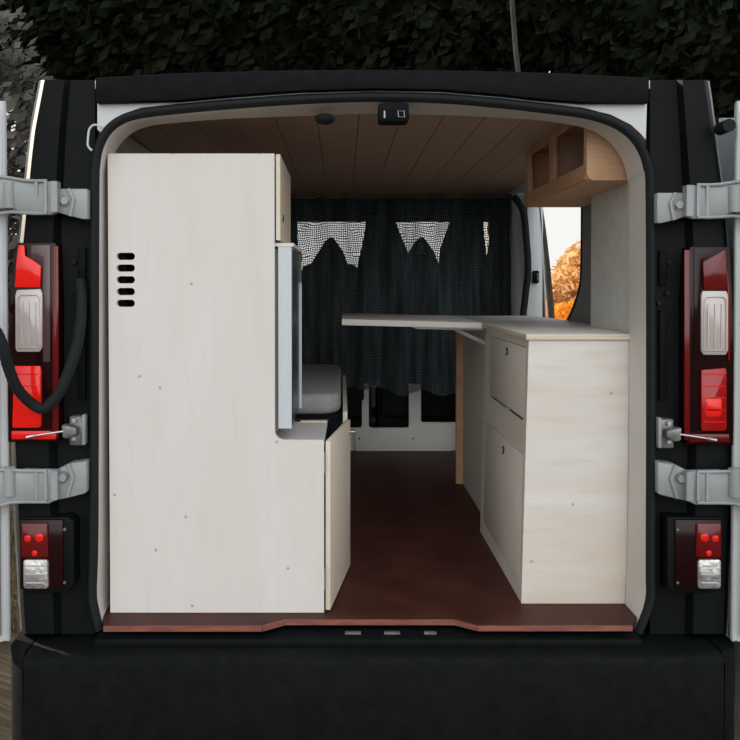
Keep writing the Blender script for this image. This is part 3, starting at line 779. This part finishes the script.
hang('cab_drape', 'black cloth hanging beside the door post behind the net curtain', [(196, 488, 530), (228, 488, 511.5), (238, 489, 509), (252, 488, 510), (260, 484, 518), (345, 484, 520)], 2.60, 'drape', .015, 30)
hang('cab_drape', 'narrow black cloth hanging beside the fridge behind the net curtain', [(196, 180, 300), (222, 180, 297), (250, 180, 298), (345, 180, 300)], 2.57, 'drape', .02, 40)

# net curtain across the load space
yc = 2.19
rows = []
nz, nx = 26, 120
for i in range(nz + 1):
    r = []
    for j in range(nx + 1):
        u = j / nx; x = -.60 + 1.452 * u
        px = OX + x * F / (yc - CAMY)
        bot_py = 386 + 5 * (px - 350) / 60 + 2.5 * sin(px * .16) + 3 * max(0, sin((px - 372) * .06))
        if px < 352: bot_py = 389 + 2 * sin(px * .3)
        zt = 1.312; zb = Z(0, bot_py, yc)
        t = i / nz
        z = zt + (zb - zt) * t
        y = yc + .010 * sin(x * 38 + .6 * sin(z * 6)) * (.35 + .65 * t) + .006 * sin(x * 91 + 2) * t
        r.append(Vector((x, y, z)))
    rows.append(r)
cu = finish('net_curtain', sheet(rows), 'gauze', smooth=70)
tag(cu, 'black net curtain across the van, sheer enough to show daylight', 'curtain')

# ================================================================== LEFT FURNITURE
# kitchen cabinet: one L-shaped front panel, tall carcass, low carcass, doors
xl0 = W(108.5, 300, 0).x; ztop = Z(0, 153.5, 0); zlow = Z(0, 440, 0)
xt = X(274.6, 300, 0); xr0 = X(324, 520, 0)
kc = thing('kitchen_cabinet', 'tall pale plywood cabinet with five vent slots, stepping down to a low door ajar', 'cabinet', (xl0 + .2, .24, 0))
out = [(xl0, .001), (xr0, .001), (xr0, zlow), (xt + .022, zlow), (xt + .012, zlow + .003), (xt + .004, zlow + .010), (xt, zlow + .022), (xt, ztop), (xl0, ztop)]
holes = []
for k in range(5):
    py = 256.3 + 11.75 * k
    p = W(125.7, py, 0)
    holes.append(rrect(p.x - .0235, p.x + .0235, p.z - .0092, p.z + .0092, .009))
finish('front_panel', plate(out, 0, .015, holes=holes), 'ply_v', kc, 0)
finish('vent_shade', box(xl0 + .02, xl0 + .14, .03, .034, holes[4][0][1] - .06, holes[0][0][1] + .04), 'dark', kc)  # near black sheet stands in for the shade behind the vent holes
# tall carcass: top, back wall side, upper box
D = .47
finish('top_board', box(xl0, xt, .015, D, ztop - .015, ztop, .001), 'ply_side', kc)
finish('rear_board', box(xl0, xt, D - .012, D, .012, ztop - .015, 0), 'ply_side', kc)
finish('side_board', box(xl0, xl0 + .012, .015, D - .012, .012, ztop - .015, 0), 'ply_side', kc)
zsh = Z(0, 241.5, 0)
finish('shelf_board', plate([(xl0 + .012, .016), (xt + .048, .016), (xt + .048, D), (xl0 + .012, D)], zsh - .012, zsh - .003, 'xy'), 'ply_v', kc, 0)
ud = finish('upper_door', box(xt + .0035, xt + .0145, .006, D, zsh + .004, ztop - .001, .001), 'ply_warm', kc)
def ring_lock(parent, c, r=.009):
    b = tube([(c[0], c[1] + r * cos(a * pi / 8), c[2] + r * sin(a * pi / 8)) for a in range(-6, 7)], .0016, 6)
    finish('lock_ring', b, 'lock', parent)
    finish('lock_button', cyl((c[0] - .001, c[1], c[2]), (c[0] + .0025, c[1], c[2]), .0042, 10), 'lock', parent) if r > 0 else None
p = W(282.5, 219, .11); ring_lock(ud, (xt + .0155, .10, p.z), .009)
# low carcass top and door
finish('low_top', plate([(xl0 + .02, .015), (xr0, .015), (xr0 + .003, .355), (xl0 + .02, .355)], zlow - .018, zlow - .006, 'xy'), 'ply_top', kc, 0)
finish('low_top_edge', box(xt + .05, xr0 + .003, .343, .357, zlow - .018, zlow - .002, .001), 'ply_edge', kc)
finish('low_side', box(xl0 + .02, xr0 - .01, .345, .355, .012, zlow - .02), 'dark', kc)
th = .0125
hx, hy = xr0 + .004, .006
ang = math.atan2(.055, .375)
def dpt(u, v): return (hx + u * sin(ang) + v * cos(ang), hy + u * cos(ang) - v * sin(ang))
Ld = .38
ld = finish('low_door', plate([dpt(0, 0), dpt(Ld, 0), dpt(Ld, th), dpt(0, th)], .006, zlow - .004, 'xy', bev=.0008), 'ply_warm', kc)
for zz in (.06, .36):
    finish('door_hinge', box(xr0 + .0, xr0 + .0042, .001, .012, zz, zz + .055, .0005), 'steel_dull', ld)
a = dpt(Ld * .93, th); b_ = dpt(Ld * .93, th + .018)
finish('door_knob', cyl((a[0], a[1], zlow - .036), (b_[0], b_[1], zlow - .036), .005, 12, bev=.001), 'steel', ld)

# fridge standing in the niche of the cabinet
zt_f = Z(0, 243.5, 0); zb_f = Z(0, 431.5, 0)
fx1 = X(291.5, 300, .02)
fr = thing('fridge', 'slim silver upright fridge with dark door front set into the tall cabinet', 'fridge', (xt - .1, .25, zlow))
finish('body', box(xl0 + .04, xt + .006, .03, .44, zb_f - .004, zt_f - .012, .004), 'jamb', fr)
dr_ = finish('door', box(xt + .008, fx1, .018, .40, zb_f + .005, zt_f - .006, .003, 3), 'fridge', fr)
finish('door_face', box(fx1 - .001, fx1 + .003, .024, .398, zb_f + .012, zt_f - .012, .001), 'fridge_dark', dr_)
pz = Z(0, 268, .36)
finish('handle_mount', box(fx1 + .002, fx1 + .011, .355, .385, Z(0, 282, .37), Z(0, 252, .37), .003), 'fridge_dark', dr_)
finish('handle', box(fx1 + .003, fx1 + .010, .378, .386, Z(0, 408, .38), Z(0, 277, .38), .002), 'fridge', dr_)
finish('badge', box(fx1 + .0105, fx1 + .0125, .362, .376, Z(0, 270, .37), Z(0, 262, .37), .0005), 'steel', dr_)

# bench and cushion behind
bb = thing('bench', 'low plywood bench with a front board behind the tall cabinet', 'bench', (-.3, 1.0, 0))
finish('seat_board', box(-.60, .0, .52, 1.66, .425, .440, .001), 'dark', bb)  # bench board coloured near black to imitate the shaded gap below the cushion
finish('front_board', box(.003, .017, .50, 1.66, .008, .452, .001), 'ply_side', bb)
finish('end_board', box(-.60, .0, .505, .518, .008, .424, .001), 'dark', bb)  # near black as well, shade of the gap put into the colour
cu2 = finish('bench_cushion', plate(rrect(-.59, -.004, .50, 1.62, .075, 8), .441, .507, 'xy', bev=.022, seg=4), 'cushion')
tag(cu2, 'grey cloth seat cushion lying on the bench behind the fridge', 'cushion')

# ================================================================== RIGHT FURNITURE
xs0 = .477; yf = .066
dz_top = .702
du = thing('drawer_cabinet', 'pale plywood cabinet with two locked doors facing the aisle, near the back door opening', 'cabinet', (.62, .4, 0))
xe1 = X(629.5, 338, yf)
finish('end_panel', plate([(xs0, .001), (.757, .001), (xe1, dz_top), (xs0, dz_top)], yf, yf + .015), 'ply_h', du, 0)
y0, y1 = yf + .001, .775
# face frame with two cut-outs
def yzrect(a, b, c, d): return [(a, c), (b, c), (b, d), (a, d)]
up = (.105, .66, .487, .682); lowr = (.10, .72, .045, .393)
finish('face_frame', plate(yzrect(yf + .0152, y1, .001, dz_top), xs0, xs0 + .013, 'yz', holes=[yzrect(*up), yzrect(*lowr)]), 'ply_side', du, 0)
for (a, b, c, d), lk in ((up, (.36, .652)), (lowr, (.375, .355))):
    g_ = .0022
    dd = finish('door', plate(yzrect(a + g_, b - g_, c + g_, d - g_), xs0 - .0002, xs0 + .0125, 'yz', bev=.0006), 'ply_side', du)
    cx2 = (xs0 - .0025, lk[0], lk[1])
    finish('lock_ring', tube([(cx2[0], cx2[1] + .0105 * cos(t * pi / 8), cx2[2] + .0105 * sin(t * pi / 8)) for t in range(1, 15)], .0018, 6), 'lock', dd)
    finish('lock_button', cyl((xs0 - .003, cx2[1], cx2[2]), (xs0 + .002, cx2[1], cx2[2]), .0045, 10), 'steel_dull', dd)
    # finger slot at the lower or upper edge
finish('finger_slot', box(xs0 - .0012, xs0 + .004, .115, .30, .4835, .4885), 'lock', du)
finish('finger_slot', box(xs0 - .0012, xs0 + .004, .36, .60, .4835, .4865), 'lock', du)
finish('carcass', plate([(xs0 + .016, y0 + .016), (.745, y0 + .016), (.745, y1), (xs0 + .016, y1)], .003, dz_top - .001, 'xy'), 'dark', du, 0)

# the cabinet stands a little out of plumb, leaning towards the doorway
def lean(o):
    for c in o.children:
        if c.type == 'MESH':
            for v in c.data.vertices:
                if v.co.x < .70: v.co.x += .0165 * max(0, v.co.z) / .70
        lean(c)
lean(du)
# set-back side unit with its end post
su = thing('side_cabinet', 'narrow greyish plywood unit set back behind the drawer cabinet, ending in a pine post', 'cabinet', (.62, 1.15, 0))
finish('side_panel', box(.518, .53, .778, 1.515, .001, .702), 'ply_side', su)
finish('end_post', box(.490, .53, 1.516, 1.545, .001, .702, .002), 'wood_warm', su)
finish('back_panel', box(.531, .75, 1.516, 1.53, .001, .702), 'ply_side', su)

# worktop
wt = thing('worktop', 'grey topped plywood worktop lying over the cabinets on the doorway side', 'worktop', (.62, .8, .703))
yw1 = 1.62
finish('top', plate([(xs0 + .0095, yf - .008), (.772, yf - .008), (.772, .50), (.845, .52), (.845, yw1), (xs0 + .0095, yw1)], .7035, .7185, 'xy', bev=.0008), 'ply_top', wt)
finish('front_edge', box(xs0 + .0095, .772, yf - .0095, yf - .008, .704, .718), 'ply_edge', wt)
finish('side_edge', box(xs0 + .008, xs0 + .0095, yf - .008, yw1, .704, .718), 'ply_edge', wt)
# fold-out table leaf
ft = thing('folding_table', 'pale plywood table leaf folded out from the worktop over the aisle', 'table', (.24, 1.45, .70))
yt0, yt1 = .79, 1.56
zl_, zr_ = .7325, .7205
b = plate([(0.0, zl_ - .021), (xs0 + .0065, zr_ - .021), (xs0 + .0065, zr_), (0.0, zl_)], yt0, yt1, bev=.0012)
finish('leaf', b, 'ply_top', ft)
finish('leaf_edge', plate([(0.0, zl_ - .020), (xs0 + .0065, zr_ - .020), (xs0 + .0065, zr_ - .001), (0.0, zl_ - .001)], yt0 - .0018, yt0), 'ply_h', ft, 0)
xk0 = X(411, 327, .84); 
finish('batten', plate([(xk0, .7040), (xk0 + .02, .697), (.516, .692), (.516, .6985)], .82, .88), 'ply_h', ft, 0)
finish('brace', tube([(.392, .85, .698), (.517, .85, .6385)], .0062, 4), 'white', ft, 0)

# overhead shelf with cubby holes
sx0 = .650; sy0, sy1 = .09, .88; sz0, sz1 = 1.126, 1.317
os_ = thing('overhead_shelf', 'warm wooden cubby shelf hung under the ceiling above the worktop', 'shelf', (.72, .58, sz0))
ep = [(sx0, sz1)] + [(sx0, sz0 + .018), (sx0 + .005, sz0 + .006), (sx0 + .018, sz0)] + [(.776, sz0), (.776, 1.29), (.76, sz1)]
finish('end_panel', plate(ep, sy0, sy0 + .015, bev=.0012), 'wood_warm', os_)
finish('bottom_board', plate([(sx0 + .006, sy0 + .015), (.776, sy0 + .015), (.776, .50), (.852, .505), (.852, sy1), (sx0 + .006, sy1)], sz0, sz0 + .014, 'xy'), 'wood_warm', os_)
h0, h1 = sz0 + .045, sz1 - .012
finish('front_frame', plate(yzrect(sy0 + .015, sy1, sz0 + .005, sz1), sx0, sx0 + .014, 'yz', holes=[yzrect(sy0 + .03, .47, h0, h1), yzrect(.52, sy1 - .05, h0, h1)]), 'wood_warm', os_, 0)
finish('divider', box(sx0 + .014, .776, .488, .502, sz0 + .014, sz1), 'wood_ceiling', os_)  # darker wood colour imitates the shade deep in the cubbies
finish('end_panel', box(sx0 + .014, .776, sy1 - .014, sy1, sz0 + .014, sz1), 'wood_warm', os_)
finish('back_board', box(.768, .776, sy0 + .015, sy1 - .014, sz0 + .014, sz1), 'wood_ceiling', os_)  # darkened too, standing in for shade at the back of the cubbies

# ================================================================== LIGHT
wd = bpy.data.worlds.new('sky'); scn.world = wd; wd.use_nodes = True
N = wd.node_tree.nodes; L = wd.node_tree.links; bg = N['Background']
tc = N.new('ShaderNodeTexCoord'); sp = N.new('ShaderNodeSeparateXYZ'); cr = N.new('ShaderNodeValToRGB')
L.new(tc.outputs['Generated'], sp.inputs[0]); L.new(sp.outputs['Z'], cr.inputs['Fac'])
cr.color_ramp.elements[0].position = 0.1; cr.color_ramp.elements[0].color = (.86, .86, .84, 1)
cr.color_ramp.elements[1].position = .7; cr.color_ramp.elements[1].color = (.34, .37, .40, 1)
# bright patch added to the unseen sky behind the camera, lighting the rear
dt = N.new('ShaderNodeVectorMath'); dt.operation = 'DOT_PRODUCT'
dt.inputs[1].default_value = Vector((.18, -1, .42)).normalized()
L.new(tc.outputs['Generated'], dt.inputs[0])
mxn = N.new('ShaderNodeMath'); mxn.operation = 'MAXIMUM'; mxn.inputs[1].default_value = 0; L.new(dt.outputs['Value'], mxn.inputs[0])
pw = N.new('ShaderNodeMath'); pw.operation = 'POWER'; pw.inputs[1].default_value = 5; L.new(mxn.outputs[0], pw.inputs[0])
ml = N.new('ShaderNodeVectorMath'); ml.operation = 'SCALE'; ml.inputs[0].default_value = (1.75, 1.78, 1.82); L.new(pw.outputs[0], ml.inputs['Scale'])
ad = N.new('ShaderNodeVectorMath'); ad.operation = 'ADD'; L.new(cr.outputs[0], ad.inputs[0]); L.new(ml.outputs[0], ad.inputs[1])
L.new(ad.outputs[0], bg.inputs['Color'])
bg.inputs['Strength'].default_value = 1.0
sun = bpy.data.lights.new('sun', 'SUN'); sun.energy = 6.0; sun.color = (1, .86, .68); sun.angle = R(2)
so = bpy.data.objects.new('sun', sun); COL.objects.link(so)
az = R(58); el = R(15)
dirv = Vector((sin(az) * cos(el), -cos(az) * cos(el), -sin(el)))   # travel direction
so.rotation_euler = dirv.to_track_quat('-Z', 'Y').to_euler(); so.location = (-8, 6, 5)

scn.view_settings.view_transform = 'Standard'; scn.view_settings.look = 'None'
scn.view_settings.exposure = .12; scn.view_settings.gamma = 1
try: scn.view_settings.use_curve_mapping = False
except Exception: pass
